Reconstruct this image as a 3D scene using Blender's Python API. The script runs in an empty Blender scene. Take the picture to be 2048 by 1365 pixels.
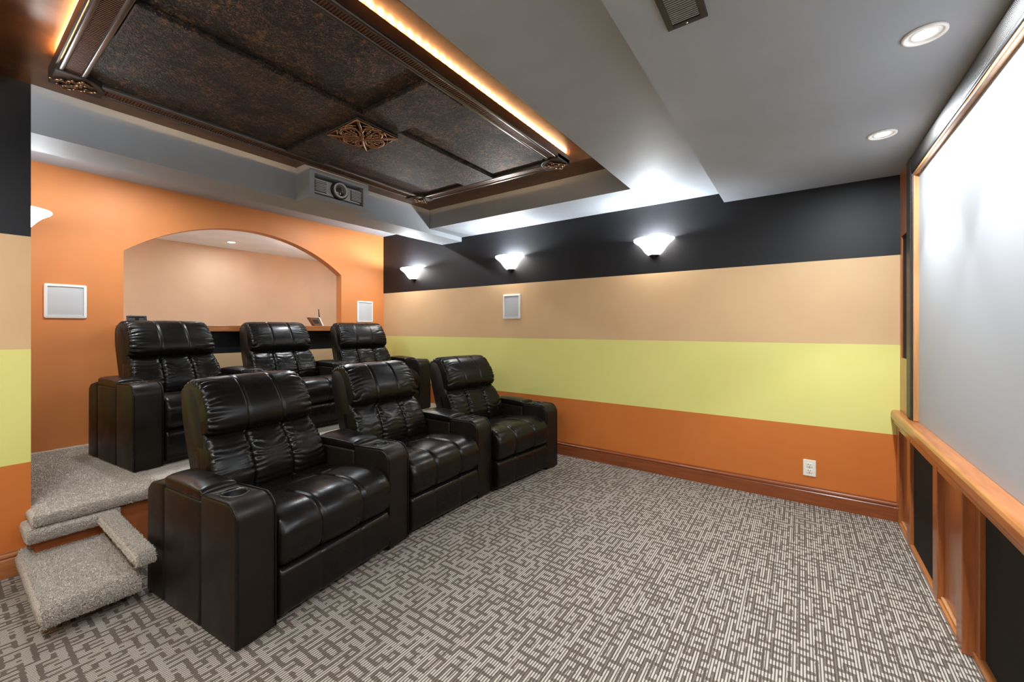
import bpy, bmesh, math, random
from mathutils import Vector, Matrix, noise

random.seed(7)
SC = bpy.context.scene
COL = SC.collection

# ------------------------------------------------------------------ camera
cam_d = bpy.data.cameras.new('camera')
cam_d.sensor_width = 36.0
cam_d.lens = 36.0 * 819.5 / 2048.0
cam_d.shift_y = -26.5 / 2048.0
cam_d.clip_start = 0.02
cam = bpy.data.objects.new('camera', cam_d)
cam.location = (0.0, 0.0, 1.25)
cam.rotation_euler = (math.radians(90), 0, math.radians(35.149))
COL.objects.link(cam)
SC.camera = cam

# ------------------------------------------------------------------ world, exposure
w = bpy.data.worlds.new('world')
w.use_nodes = True
w.node_tree.nodes['Background'].inputs[0].default_value = (0.05, 0.05, 0.055, 1)
w.node_tree.nodes['Background'].inputs[1].default_value = 0.2
SC.world = w
SC.view_settings.view_transform = 'Standard'
SC.view_settings.look = 'None'
SC.view_settings.gamma = 1.0
SC.view_settings.use_curve_mapping = False
SC.view_settings.exposure = 1.0
SC.cycles.max_bounces = 8
SC.cycles.caustics_reflective = False
SC.cycles.caustics_refractive = False

# lamp strengths, all in one place
SCONCE_W = 19.0        # bulb inside each wall sconce
SCONCE_GLASS = 18.0     # glow of the sconce glass
DOWN_W = 25.0          # soffit downlights, beam
DOWN_FILL = 9.0       # soffit downlights, wide fill light added to brighten the room
BAR_W = 2.0          # downlights of the bar room
ROPE = 120.0            # rope light in the ceiling tray
WHITE = (0.885, 0.95, 1.0)
WARM = (1.0, 0.62, 0.30)

# ------------------------------------------------------------------ node helper
class V:
    """a socket with arithmetic"""
    def __init__(s, nt, sock): s.nt, s.s = nt, sock
    def _m(s, op, b=None, c=None):
        n = s.nt.nodes.new('ShaderNodeMath'); n.operation = op
        s.nt.links.new(s.s, n.inputs[0])
        for i, q in ((1, b), (2, c)):
            if q is None: continue
            if isinstance(q, V): s.nt.links.new(q.s, n.inputs[i])
            else: n.inputs[i].default_value = q
        return V(s.nt, n.outputs[0])
    def __add__(s, o): return s._m('ADD', o)
    def __sub__(s, o): return s._m('SUBTRACT', o)
    def __mul__(s, o): return s._m('MULTIPLY', o)
    def floor(s): return s._m('FLOOR')
    def fract(s): return s._m('FRACT')
    def gt(s, o): return s._m('GREATER_THAN', o)
    def lt(s, o): return s._m('LESS_THAN', o)
    def sin(s): return s._m('SINE')
    def abs(s): return s._m('ABSOLUTE')
    def pow(s, o): return s._m('POWER', o)
    def mx(s, o): return s._m('MAXIMUM', o)
    def mn(s, o): return s._m('MINIMUM', o)

class Mat:
    def __init__(s, name, col=(.5, .5, .5), rough=.5, metal=0.0, spec=.5):
        s.m = bpy.data.materials.new(name); s.m.use_nodes = True
        s.nt = s.m.node_tree; s.b = s.nt.nodes['Principled BSDF']
        s.b.inputs['Base Color'].default_value = (*col, 1)
        s.b.inputs['Roughness'].default_value = rough
        s.b.inputs['Metallic'].default_value = metal
        s.b.inputs['Specular IOR Level'].default_value = spec
    def node(s, t, **k):
        n = s.nt.nodes.new(t)
        for a, v in k.items():
            if a in n.inputs: n.inputs[a].default_value = v
            else: setattr(n, a, v)
        return n
    def link(s, a, b):
        s.nt.links.new(a.s if isinstance(a, V) else a, b)
    def coords(s, kind='Object', scale=None, rot=None):
        tc = s.node('ShaderNodeTexCoord'); o = tc.outputs[kind]
        if scale is not None or rot is not None:
            mp = s.node('ShaderNodeMapping')
            if scale is not None: mp.inputs['Scale'].default_value = scale
            if rot is not None: mp.inputs['Rotation'].default_value = rot
            s.link(o, mp.inputs['Vector']); o = mp.outputs[0]
        return o
    def xyz(s, o):
        n = s.node('ShaderNodeSeparateXYZ'); s.link(o, n.inputs[0])
        return [V(s.nt, q) for q in n.outputs]
    def noise(s, co, scale, detail=4, rough=.5, dist=0):
        n = s.node('ShaderNodeTexNoise', Scale=scale, Detail=detail, Roughness=rough, Distortion=dist)
        s.link(co, n.inputs['Vector']); return V(s.nt, n.outputs['Fac'])
    def ramp(s, fac, stops, const=False):
        n = s.node('ShaderNodeValToRGB')
        if const: n.color_ramp.interpolation = 'CONSTANT'
        e = n.color_ramp.elements
        while len(e) < len(stops): e.new(.5)
        for q, (p, c) in zip(e, stops):
            q.position = p; q.color = (*c, 1)
        s.link(fac, n.inputs[0]); return n.outputs[0]
    def mix(s, fac, a, b, mode='MIX'):
        n = s.node('ShaderNodeMix', data_type='RGBA', blend_type=mode)
        for sock, q in ((n.inputs[0], fac), (n.inputs[6], a), (n.inputs[7], b)):
            if isinstance(q, (V, bpy.types.NodeSocket)): s.link(q, sock)
            elif isinstance(q, tuple): sock.default_value = (*q, 1)
            else: sock.default_value = q
        return n.outputs[2]
    def color(s, c): s.link(c, s.b.inputs['Base Color']); return s
    def rough(s, c): s.link(c, s.b.inputs['Roughness']); return s
    def bump(s, h, strength=.3, dist=.01):
        n = s.node('ShaderNodeBump', Strength=strength, Distance=dist)
        s.link(h, n.inputs['Height']); s.link(n.outputs[0], s.b.inputs['Normal']); return s

M = {}
def simple(name, col, rough=.5, metal=0.0, spec=.5, bump=None):
    k = Mat(name, col, rough, metal, spec)
    if bump:
        k.bump(k.noise(k.coords(), bump[0], 3), bump[1], bump[2])
    M[name] = k.m
    return k

def paint(name, col, rough=.55):
    """wall paint with the faint stipple of a roller"""
    k = Mat(name, col, rough, 0, .4)
    co = k.coords()
    n = k.noise(co, 3.0, 3)
    k.color(k.ramp(n, [(.3, tuple(c * .95 for c in col)), (.7, tuple(min(1, c * 1.05) for c in col))]))
    k.bump(k.noise(co, 420, 2), .06, .002)
    M[name] = k.m

C_CHAR = (.0045, .0048, .0062)
C_TAN = (.63, .415, .225)
C_YEL = (.71, .665, .215)
C_ORA = (.57, .165, .033)
C_REAR = (.60, .212, .062)
C_GREY = (.295, .318, .348)

def striped(name, bands, rough=.5):
    """bands: (upper limit z, colour) from the floor up, painted stripes"""
    k = Mat(name, (.5, .5, .5), rough, 0, .3)
    co = k.coords()
    z = k.xyz(co)[2]
    cur = None
    for i, (lim, col) in enumerate(bands):
        cur = k.mix(0.0, col, col) if cur is None else k.mix(z.gt(bands[i - 1][0]), cur, col)
    n = k.noise(co, 2.5, 3)
    k.color(k.mix(.05, cur, k.ramp(n, [(.3, (0, 0, 0)), (.7, (1, 1, 1))]), 'OVERLAY'))
    k.bump(k.noise(co, 420, 2), .06, .002)
    M[name] = k.m

striped('striped_paint', [(.558, C_ORA), (1.14, C_YEL), (1.72, C_TAN), (9, C_CHAR)])
striped('knee_paint', [(.45, C_YEL), (.997, C_TAN), (9, C_CHAR)])
paint('rear_paint', C_REAR)
paint('grey_paint', C_GREY, .6)
paint('bar_paint', (.62, .445, .30))
paint('bar_floor', (.58, .61, .66))
paint('white_paint', (.86, .87, .88), .6)
paint('board_paint', (.36, .10, .025), .45)

def wood(name, c1, c2, axis=(1, 12, 12), rough=.28, scale=3.0):
    k = Mat(name, c1, rough, 0, .5)
    co = k.coords(scale=axis)
    n = k.noise(co, scale, 6, .6, .8)
    n2 = k.noise(co, scale * 5, 3, .6)
    k.color(k.mix(n2 * .35, k.ramp(n, [(.32, c2), (.68, c1)]), c2))
    k.bump(n2, .05, .001)
    k.b.inputs['Coat Weight'].default_value = .25
    k.b.inputs['Coat Roughness'].default_value = .15
    M[name] = k.m
wood('wood_y', (.47, .185, .062), (.30, .095, .028), (14, 1.2, 14))
wood('wood_x', (.30, .082, .022), (.19, .045, .012), (1.2, 14, 14))
wood('wood_z', (.40, .135, .04), (.25, .07, .02), (14, 14, 1.2))
wood('wood_light', (.56, .30, .13), (.43, .20, .08), (14, 14, 1.2))

# loop-pile carpet: maze of pale strokes over dark yarn, ribs along the room's y axis
k = Mat('loop_carpet', (.3, .27, .24), .95, 0, .1)
co = k.coords()
wob = k.noise(co, 60, 2)
x, y, z = k.xyz(co)
xs = x + (wob - .5) * .010
ys = y + (wob - .5) * .015
u = xs * 36.0; v = ys * 25.0
pu = u.fract().gt(.60); pv = v.fract().gt(.60)
iu = u.floor() * 2.0 + pu; iv = v.floor() * 2.0 + pv
cmb = k.node('ShaderNodeCombineXYZ'); k.link(iu, cmb.inputs[0]); k.link(iv, cmb.inputs[1])
wn = k.node('ShaderNodeTexWhiteNoise', noise_dimensions='2D'); k.link(cmb.outputs[0], wn.inputs['Vector'])
r = V(k.nt, wn.outputs['Value'])
odd = pu + pv
stroke = odd.lt(.5) + odd.gt(.5) * odd.lt(1.5) * r.gt(.55)
rib = ((x * (math.pi * 2 * 96)).sin() * .5 + .5)
loop = ((y * (math.pi * 2 * 150) + (x * 96.0).floor() * 3.14).sin() * .5 + .5)
grain = k.noise(co, 330, 3, .7)
tone = k.noise(co, 1.6, 3)
lightc = k.mix(grain, (.275, .234, .192), (.61, .54, .465))
darkc = k.mix(grain, (.060, .046, .036), (.25, .203, .162))
c = k.mix(stroke, darkc, lightc)
c = k.mix(rib.lt(.40) * .86, c, (.050, .040, .034))
k.color(c)
k.bump(rib * .6 + loop * .5 + grain * .6, .55, .004)
M['loop_carpet'] = k.m

# plush taupe carpet on the platform and the steps
k = Mat('plush_carpet', (.4, .35, .3), 1.0, 0, .05)
co = k.coords()
n1 = k.noise(co, 260, 3, .75); n2 = k.noise(co, 60, 3)
k.color(k.mix(n2 * .4, k.ramp(n1, [(.36, (.19, .155, .125)), (.5, (.56, .485, .415)), (.66, (.84, .76, .67))]), (.50, .435, .375)))
k.bump(n1, .8, .006)
k.b.inputs['Sheen Weight'].default_value = .2
M['plush_carpet'] = k.m

# black-brown leather
def leather(name, c1, c2, rough):
    k = Mat(name, c1, rough, 0, .25)
    co = k.coords()
    n = k.noise(co, 9, 4); g = k.noise(co, 900, 2)
    f = k.noise(co, 38, 3, .6, .6)
    k.color(k.mix(n, c1, c2))
    k.rough(k.ramp(n, [(.3, (rough * .85,) * 3), (.7, (rough * 1.2,) * 3)]))
    k.bump(f * .06 + g * .05, .08, .004)
    M[name] = k.m
leather('leather', (.0042, .0036, .0032), (.0070, .0055, .0046), .29)
leather('leather_side', (.0075, .0053, .0040), (.0120, .0084, .0060), .42)
simple('thread', (.012, .010, .009), .4)
simple('cup_black', (.006, .006, .006), .25)
simple('dark_metal', (.05, .05, .055), .4, .9)
simple('silver', (.88, .88, .88), .35, .7)
simple('vent_grey', (.22, .22, .23), .4, .3)
simple('white_plastic', (.80, .79, .77), .4)
simple('ivory_plastic', (.80, .76, .66), .35)
simple('slot_black', (.015, .012, .01), .6)
simple('black_fabric', (.006, .0055, .005), .9, 0, .3, (900, .4, .002))
simple('black_plastic', (.012, .012, .013), .35)
simple('device_brown', (.16, .07, .03), .35)
simple('screen_white', (.40, .41, .43), .75, 0, .2)
k = simple('grille_grey', (.50, .51, .53), .6)
k.bump(k.noise(k.coords(), 700, 1), .3, .002)

k = Mat('trim_fabric', (.02, .018, .016), .45, 0, .6)
co = k.coords()
xx, yy, zz = k.xyz(co)
h = ((yy * 900.0).sin() * .5 + .5) * ((zz * 900.0).sin() * .5 + .5)
k.color(k.mix(h, (.012, .011, .010), (.06, .052, .045))); k.bump(h, .5, .003)
M['trim_fabric'] = k.m

# copper faux finish of the tray and the panels under it
k = Mat('copper_paint', (.5, .25, .08), .34, .35, .5)
co = k.coords(); n = k.noise(co, 7, 5, .65, .5)
k.color(k.ramp(n, [(.3, (.075, .026, .008)), (.55, (.135, .052, .015)), (.75, (.18, .075, .022))]))
k.bump(n, .05, .004)
M['copper_paint'] = k.m

def tin(name, ring, warm):
    k = Mat(name, (.06, .045, .04), .38, .75, .6)
    co = k.coords()
    n = k.noise(co, 5, 4, .6); f = k.noise(co, 130, 3, .7); f2 = k.noise(co, 34, 4, .65, 1.2)
    x, y, z = k.xyz(co)
    row = (x * 22.0).floor()
    a = (x * 22.0).fract() - .5
    b = (y * 26.0 + row * .5).fract() - .5
    rr = (a * a + b * b).pow(.5)
    rg = (rr - .30).abs().lt(.075)
    fil = (k.noise(co, 30, 2, .5, 2.6) - .5).abs().lt(.014)
    hgt = f * .45 + f2 * .7 + rg * ring * 2.0 + fil * .5
    base = k.ramp(f2 * .55 + f * .25 + n * .2, [(.40, (.012, .011, .011)), (.53, (.034, .028, .027)), (.60, warm), (.70, (.050, .042, .041))])
    k.color(k.mix(fil * (n.gt(.45) * .45 + .2), base, (.30, .21, .15)))
    k.rough(k.ramp(f, [(.3, (.42,) * 3), (.7, (.62,) * 3)]))
    k.bump(hgt, 1.0, .009)
    M[name] = k.m
tin('tin_embossed', .55, (.22, .095, .035))
tin('tin_plain', .25, (.17, .08, .035))
simple('bronze', (.26, .145, .08), .26, .9, .5, (60, .15, .004))
simple('bead_metal', (.16, .14, .125), .3, .9)
simple('plate_dark', (.045, .036, .03), .4, .6)
simple('rib_copper', (.14, .07, .045), .42, .7)

def emit(name, col, strength, diffuse=None):
    k = Mat(name, diffuse or col, .5)
    k.b.inputs['Emission Color'].default_value = (*col, 1)
    k.b.inputs['Emission Strength'].default_value = strength
    M[name] = k.m
    return k
emit('sconce_glass', (1, .97, .93), SCONCE_GLASS, (.9, .9, .88))
emit('sconce_glass_dim', (1, .97, .93), 10.0, (.9, .9, .88))
emit('lamp_lens', (1, .97, .93), 9.0, (.9, .9, .9))
k = emit('rope_glow', WARM, ROPE)
yy = k.xyz(k.coords())
wv = ((yy[0] + yy[1]) * (math.pi * 2 / .05)).sin() * .5 + .5
k.link(wv * wv * (ROPE * 1.5) + ROPE * .25, k.b.inputs['Emission Strength'])
k = Mat('lens_glass', (.05, .04, .035), .05, 0, .8); k.b.inputs['Coat Weight'].default_value = 1
M['lens_glass'] = k.m

# ------------------------------------------------------------------ mesh helpers
def obj(name, bm, mat, parent=None, smooth=False, loc=None):
    me = bpy.data.meshes.new(name)
    bm.normal_update()
    bm.to_mesh(me); bm.free()
    me.materials.append(M[mat])
    if smooth:
        for p in me.polygons: p.use_smooth = True
    o = bpy.data.objects.new(name, me)
    COL.objects.link(o)
    if loc: o.location = loc
    if parent: o.parent = parent
    return o

def sharp(o, ang=35):
    """smooth shading that keeps hard edges hard"""
    me = o.data
    for p in me.polygons: p.use_smooth = True
    me.set_sharp_from_angle(angle=math.radians(ang))
    return o

def empty(name, loc=(0, 0, 0), rz=0.0):
    o = bpy.data.objects.new(name, None); COL.objects.link(o)
    o.location = loc; o.rotation_euler = (0, 0, rz); o.empty_display_size = .05
    return o

def tag(o, label, cat, group=None, kind=None):
    o['label'] = label; o['category'] = cat
    if group: o['group'] = group
    if kind: o['kind'] = kind
    return o

def box(bm, x0, x1, y0, y1, z0, z1, bev=0.0, seg=2):
    mtx = Matrix.Translation(((x0 + x1) / 2, (y0 + y1) / 2, (z0 + z1) / 2)) @ Matrix.Diagonal((abs(x1 - x0), abs(y1 - y0), abs(z1 - z0), 1))
    r = bmesh.ops.create_cube(bm, size=1, matrix=mtx)
    if bev:
        es = list({e for vv in r['verts'] for e in vv.link_edges})
        bmesh.ops.bevel(bm, geom=es, offset=bev, segments=seg, affect='EDGES', profile=.5)
    return bm

def B(*a, **k):
    return box(bmesh.new(), *a, **k)

def prism(pts, axis, a, b, bev=0.0, ang=30, seg=3, bm=None):
    """polygon pts extruded along axis ('x','y','z') from a to b; a and b may be functions of the point"""
    bm = bm or bmesh.new()
    fa = a if callable(a) else (lambda p: a)
    fb = b if callable(b) else (lambda p: b)
    def put(p, t):
        return {'x': (t, p[0], p[1]), 'y': (p[0], t, p[1]), 'z': (p[0], p[1], t)}[axis]
    va = [bm.verts.new(put(p, fa(p))) for p in pts]
    vb = [bm.verts.new(put(p, fb(p))) for p in pts]
    n = len(pts)
    fs = [bm.faces.new(va), bm.faces.new(list(reversed(vb)))]
    for i in range(n):
        fs.append(bm.faces.new((va[i], vb[i], vb[(i + 1) % n], va[(i + 1) % n])))
    bmesh.ops.recalc_face_normals(bm, faces=fs)
    if bev:
        es = {e for f in fs for e in f.edges}
        es = [e for e in es if len(e.link_faces) == 2 and e.calc_face_angle(0) > math.radians(ang)]
        bmesh.ops.bevel(bm, geom=es, offset=bev, segments=seg, affect='EDGES', profile=.5, clamp_overlap=True)
    return bm

def tube(bm, pts, rad, seg=6, closed=False):
    pts = [Vector(p) for p in pts]
    n = len(pts); rings = []
    up = Vector((0, 0, 1))
    for i, p in enumerate(pts):
        if closed: t = pts[(i + 1) % n] - pts[i - 1]
        else: t = pts[min(i + 1, n - 1)] - pts[max(i - 1, 0)]
        t.normalize()
        ref = up if abs(t.z) < .95 else Vector((1, 0, 0))
        s = t.cross(ref).normalized(); q = s.cross(t)
        rr = rad(i / max(1, n - 1)) if callable(rad) else rad
        rings.append([bm.verts.new(p + (s * math.cos(a) + q * math.sin(a)) * rr) for a in [2 * math.pi * j / seg for j in range(seg)]])
    for i in range(n if closed else n - 1):
        A, Bq = rings[i], rings[(i + 1) % n]
        for j in range(seg):
            bm.faces.new((A[j], A[(j + 1) % seg], Bq[(j + 1) % seg], Bq[j]))
    if not closed:
        bm.faces.new(list(reversed(rings[0]))); bm.faces.new(rings[-1])
    return bm

def lathe(bm, prof, seg=24, a0=0.0, a1=2 * math.pi, center=(0, 0, 0), flip=False):
    """prof: (r, z) revolved about z"""
    full = abs(a1 - a0 - 2 * math.pi) < 1e-6
    n = seg if full else seg + 1
    rows = []
    for r, z in prof:
        rows.append([bm.verts.new((center[0] + r * math.cos(a0 + (a1 - a0) * j / seg), center[1] + r * math.sin(a0 + (a1 - a0) * j / seg), center[2] + z)) for j in range(n)])
    for i in range(len(prof) - 1):
        for j in range(seg):
            q = (rows[i][j], rows[i][(j + 1) % n], rows[i + 1][(j + 1) % n], rows[i + 1][j])
            bm.faces.new(q if not flip else tuple(reversed(q)))
    return bm

def ball(bm, c, r, sub=1, scale=(1, 1, 1)):
    bmesh.ops.create_icosphere(bm, subdivisions=sub, radius=r, matrix=Matrix.Translation(c) @ Matrix.Diagonal((*scale, 1)))
    return bm

def round_box(x0, x1, y0, y1, z0, z1, r, cell, amp=0.0, freq=120.0, seed=0.0, ywarp=None):
    """box with rounded edges, meshed in cells and roughened by amp"""
    bm = bmesh.new()
    lo = Vector((x0, y0, z0)); hi = Vector((x1, y1, z1))
    dims = hi - lo
    n = [max(2, int(round(d / cell))) for d in dims]
    cache = {}
    def vert(i, j, k):
        key = (i, j, k)
        if key in cache: return cache[key]
        p = Vector((lo.x + dims.x * i / n[0], lo.y + dims.y * j / n[1], lo.z + dims.z * k / n[2]))
        rr = [min(r, d / 2 - 1e-4) for d in dims]
        q = Vector([min(max(p[a], lo[a] + rr[a]), hi[a] - rr[a]) for a in range(3)])
        d = p - q
        if d.length > 1e-9:
            m = max(abs(d.x) / rr[0], abs(d.y) / rr[1], abs(d.z) / rr[2])
            nn = Vector((d.x / rr[0], d.y / rr[1], d.z / rr[2])).normalized()
            p = q + Vector((nn.x * rr[0], nn.y * rr[1], nn.z * rr[2])) * m
            if amp: p = p + nn * amp * noise.noise(Vector((p.x * freq + seed, p.y * freq, p.z * freq)))
        if ywarp: p.y = ywarp(p)
        cache[key] = bm.verts.new(p)
        return cache[key]
    def face(a, b, c, d):
        bm.faces.new((vert(*a), vert(*b), vert(*c), vert(*d)))
    for i in range(n[0]):
        for j in range(n[1]):
            face((i, j, n[2]), (i + 1, j, n[2]), (i + 1, j + 1, n[2]), (i, j + 1, n[2]))
            face((i, j, 0), (i, j + 1, 0), (i + 1, j + 1, 0), (i + 1, j, 0))
    for i in range(n[0]):
        for k_ in range(n[2]):
            face((i, 0, k_), (i + 1, 0, k_), (i + 1, 0, k_ + 1), (i, 0, k_ + 1))
            face((i, n[1], k_), (i, n[1], k_ + 1), (i + 1, n[1], k_ + 1), (i + 1, n[1], k_))
    for j in range(n[1]):
        for k_ in range(n[2]):
            face((0, j, k_), (0, j, k_ + 1), (0, j + 1, k_ + 1), (0, j + 1, k_))
            face((n[0], j, k_), (n[0], j + 1, k_), (n[0], j + 1, k_ + 1), (n[0], j, k_ + 1))
    return bm

def catmull_closed(ctrl, n):
    m = len(ctrl); P = [Vector((p[0], 0, p[1])) for p in ctrl]
    dense = []
    for i in range(m):
        p0, p1, p2, p3 = P[i - 1], P[i], P[(i + 1) % m], P[(i + 2) % m]
        for q in range(12):
            t = q / 12
            dense.append(.5 * ((2 * p1) + (p2 - p0) * t + (2 * p0 - 5 * p1 + 4 * p2 - p3) * t * t + (3 * p1 - p0 - 3 * p2 + p3) * t ** 3))
    L = [0.0]
    for i in range(len(dense)): L.append(L[-1] + (dense[(i + 1) % len(dense)] - dense[i]).length)
    out, tot, j = [], L[-1], 0
    for i in range(n):
        s = tot * i / n
        while L[j + 1] < s: j += 1
        f = (s - L[j]) / max(1e-9, L[j + 1] - L[j])
        out.append(dense[j].lerp(dense[(j + 1) % len(dense)], f))
    return out, tot

def pillow(ctrl, y0, y1, ns=64, nv=60, end_r=.03, disp=None, warp=None):
    """a cushion: the closed profile ctrl in x-z swept from y0 to y1 with rounded ends, disp(s, y, d, p) along the normal"""
    P, tot = catmull_closed(ctrl, ns)
    area = sum(P[i].x * P[(i + 1) % ns].z - P[(i + 1) % ns].x * P[i].z for i in range(ns))
    sg = 1 if area > 0 else -1
    N = []
    for i in range(ns):
        t = (P[(i + 1) % ns] - P[i - 1]).normalized()
        N.append(Vector((t.z, 0, -t.x)) * sg)
    W = y1 - y0
    bm = bmesh.new(); rows = []
    vs = []
    for j in range(nv + 1):
        t = j / nv
        t = t + .085 * math.sin(2 * math.pi * t) * -1      # denser at the ends
        vs.append(t)
    for t in vs:
        y = y0 + W * t
        d = min(y - y0, y1 - y)
        kk = math.sqrt(max(0, 1 - (1 - min(1, d / end_r)) ** 2))
        row = []
        for i in range(ns):
            p = P[i] - N[i] * end_r * (1 - kk)
            a = disp(tot * i / ns, y, d, P[i]) if disp else 0
            p = p + N[i] * a * (0.25 + .75 * kk)
            q = Vector((p.x, y, p.z))
            if warp: q = warp(q)
            row.append(bm.verts.new(q))
        rows.append(row)
    for j in range(nv):
        for i in range(ns):
            bm.faces.new((rows[j][i], rows[j][(i + 1) % ns], rows[j + 1][(i + 1) % ns], rows[j + 1][i]))
    bm.faces.new(rows[0]); bm.faces.new(rows[-1])
    bmesh.ops.recalc_face_normals(bm, faces=bm.faces)
    return bm

def bezier3(p0, p1, p2, n=10):
    p0, p1, p2 = Vector(p0), Vector(p1), Vector(p2)
    return [(1 - t) ** 2 * p0 + 2 * t * (1 - t) * p1 + t * t * p2 for t in [i / n for i in range(n + 1)]]

def spiral(cx, cy, z, r0, turns, a0, sgn=1, n=22, r1=.004):
    return [Vector((cx + (r0 + (r1 - r0) * t) * math.cos(a0 + sgn * turns * 2 * math.pi * t), cy + (r0 + (r1 - r0) * t) * math.sin(a0 + sgn * turns * 2 * math.pi * t), z)) for t in [i / n for i in range(n + 1)]]

# ================================================================== SETTING
YW = 3.59; YL = -.5; XR = -4.69; XN = -3.25
Z_MAIN = 2.31; Z_BEAM = 2.26; Z_SOF = 2.235; Z_TOP = 2.51

def struct(name, bm, mat, label, cat, parent=None):
    o = obj(name, bm, mat, parent)
    if not parent: tag(o, label, cat, kind='structure')
    return o

struct('floor', B(XN - .3, .75, YL - .1, YW + .05, -.1, 0), 'loop_carpet', 'patterned taupe loop-pile carpet covering the lower floor', 'floor')
struct('wall_right', B(XR - .12, .75, YW, YW + .12, -.1, 2.62), 'striped_paint', 'long wall painted in charcoal, tan, yellow and orange stripes with three sconces', 'wall')
struct('wall_left', B(XN - .02, .75, YL - .12, YL, -.1, 2.62), 'striped_paint', 'striped side wall beside the camera', 'wall')
struct('wall_front', B(.60, .75, YL, YW, -.1, 2.62), 'grey_paint', 'wall behind the projection screen', 'wall')
struct('wall_alcove', B(XR - .12, XN, YL - .12, .30, -.1, 2.62), 'striped_paint', 'striped wall end standing before the carpeted platform', 'wall')

# ceilings
bm = bmesh.new()
box(bm, -1.06, -.47, YL, YW, Z_MAIN, 2.62)
box(bm, XN, -1.06, 3.08, YW, Z_MAIN, 2.62)
box(bm, XN, -1.06, YL, 0.0, Z_MAIN, 2.62)
struct('ceiling', bm, 'grey_paint', 'grey painted ceiling around the recessed tray', 'ceiling')
struct('ceiling_soffit', B(-.49, .70, YL, YW, Z_SOF, 2.62), 'grey_paint', 'dropped grey soffit in front of the projection screen', 'soffit')
struct('ceiling_beam', B(-3.57, XN, .30, YW, Z_BEAM, 2.62), 'grey_paint', 'grey beam along the edge of the ceiling tray', 'beam')
struct('ceiling_rear', B(XR - .1, -3.5, .2, YW, 2.50, 2.62), 'grey_paint', 'grey ceiling strip above the carpeted platform', 'ceiling')
struct('ceiling_tray', B(XN - .02, -1.02, -.04, 3.12, Z_TOP, 2.62), 'copper_paint', 'copper painted top of the recessed ceiling tray', 'ceiling')

# rear wall with the segmental arch
AY0, AY1, ASP, AAP = .944, 2.958, 1.905, 2.262
def arc_z(y):
    c = (AY0 + AY1) / 2; hw = (AY1 - AY0) / 2; rise = AAP - ASP
    R = (hw * hw + rise * rise) / (2 * rise)
    return AAP - R + math.sqrt(max(0, R * R - (y - c) ** 2))
bm = bmesh.new()
box(bm, XR - .11, XR, .0, AY0, -.1, 2.62)
box(bm, XR - .11, XR, AY1, YW + .05, -.1, 2.62)
NA = 48
fr, bk, ft, bt = [], [], [], []
for i in range(NA + 1):
    y = AY0 + (AY1 - AY0) * i / NA
    fr.append(bm.verts.new((XR, y, arc_z(y)))); ft.append(bm.verts.new((XR, y, 2.62)))
    bk.append(bm.verts.new((XR - .11, y, arc_z(y)))); bt.append(bm.verts.new((XR - .11, y, 2.62)))
for i in range(NA):
    bm.faces.new((fr[i], fr[i + 1], ft[i + 1], ft[i])); bm.faces.new((bk[i + 1], bk[i], bt[i], bt[i + 1]))
    bm.faces.new((fr[i + 1], fr[i], bk[i], bk[i + 1]))
bmesh.ops.recalc_face_normals(bm, faces=bm.faces)
struct('wall_back', bm, 'rear_paint', 'burnt orange rear wall with a wide arched opening', 'wall')
struct('wall_knee', B(XR - .11, XR, AY0, AY1, -.1, 1.212), 'knee_paint', 'charcoal and tan knee wall under the wooden ledge', 'wall')

# room behind the arch
struct('wall_bar', B(-6.62, -6.5, -1.2, 5.6, -.1, 2.5), 'bar_paint', 'pale tan wall seen through the arched opening', 'wall')
bm = bmesh.new(); box(bm, -6.5, XR - .11, -1.3, -1.2, -.1, 2.5); box(bm, -6.5, XR - .11, 5.5, 5.6, -.1, 2.5)
box(bm, XR - .11, XR - .02, -1.3, 0.0, -.1, 2.5); box(bm, XR - .11, XR - .02, YW + .05, 5.6, -.1, 2.5)
struct('wall_bar_side', bm, 'bar_paint', 'side walls of the room behind the arch', 'wall')
struct('ceiling_bar', B(-6.62, XR - .11, -1.3, 5.6, 2.352, 2.5), 'white_paint', 'white ceiling of the room behind the arch', 'ceiling')
struct('floor_bar', B(-6.62, XR - .11, -1.3, 5.6, -.1, 0), 'bar_floor', 'floor of the room behind the arch', 'floor')

# platform of the back row
plat = empty('floor_platform', (0, 0, 0))
tag(plat, 'taupe plush carpeted platform carrying the back row of recliners', 'platform', kind='structure')
obj('platform_top', round_box(XR, -3.055, .28, YW, .264, .320, .027, .02, .0045, 110), 'plush_carpet', plat, True)
obj('carpet_lip', round_box(-3.30, -3.035, .262, .60, .195, .262, .022, .008, .005, 110, 5), 'plush_carpet', plat, True)
obj('riser_board', B(-3.4, -3.10, .30, YW, 0, .275), 'board_paint', plat)

# baseboards
def baseboard(name, axis, a, b, face, sgn, label):
    """moulded board: plain body, a groove and a rounded top bead"""
    pr = [(0, 0), (.016, 0), (.016, .088), (.012, .094), (.012, .098), (.018, .102), (.018, .110), (.012, .114), (.009, .119), (.009, .126), (0, .128)]
    if axis == 'x': pts = [(face + sgn * p, z) for p, z in pr]; bm = prism(pts, 'x', a, b)
    else: pts = [(face + sgn * p, z) for p, z in pr]; bm = prism(pts, 'y', a, b)
    o = struct(name, bm, 'wood_x' if axis == 'x' else 'wood_y', label, 'baseboard')
    return o
baseboard('baseboard_right', 'x', -3.04, .505, YW, -1, 'dark cherry baseboard along the foot of the striped wall')
baseboard('baseboard_left', 'y', YL + .001, .30, XN, 1, 'cherry baseboard at the foot of the striped wall end')

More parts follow.
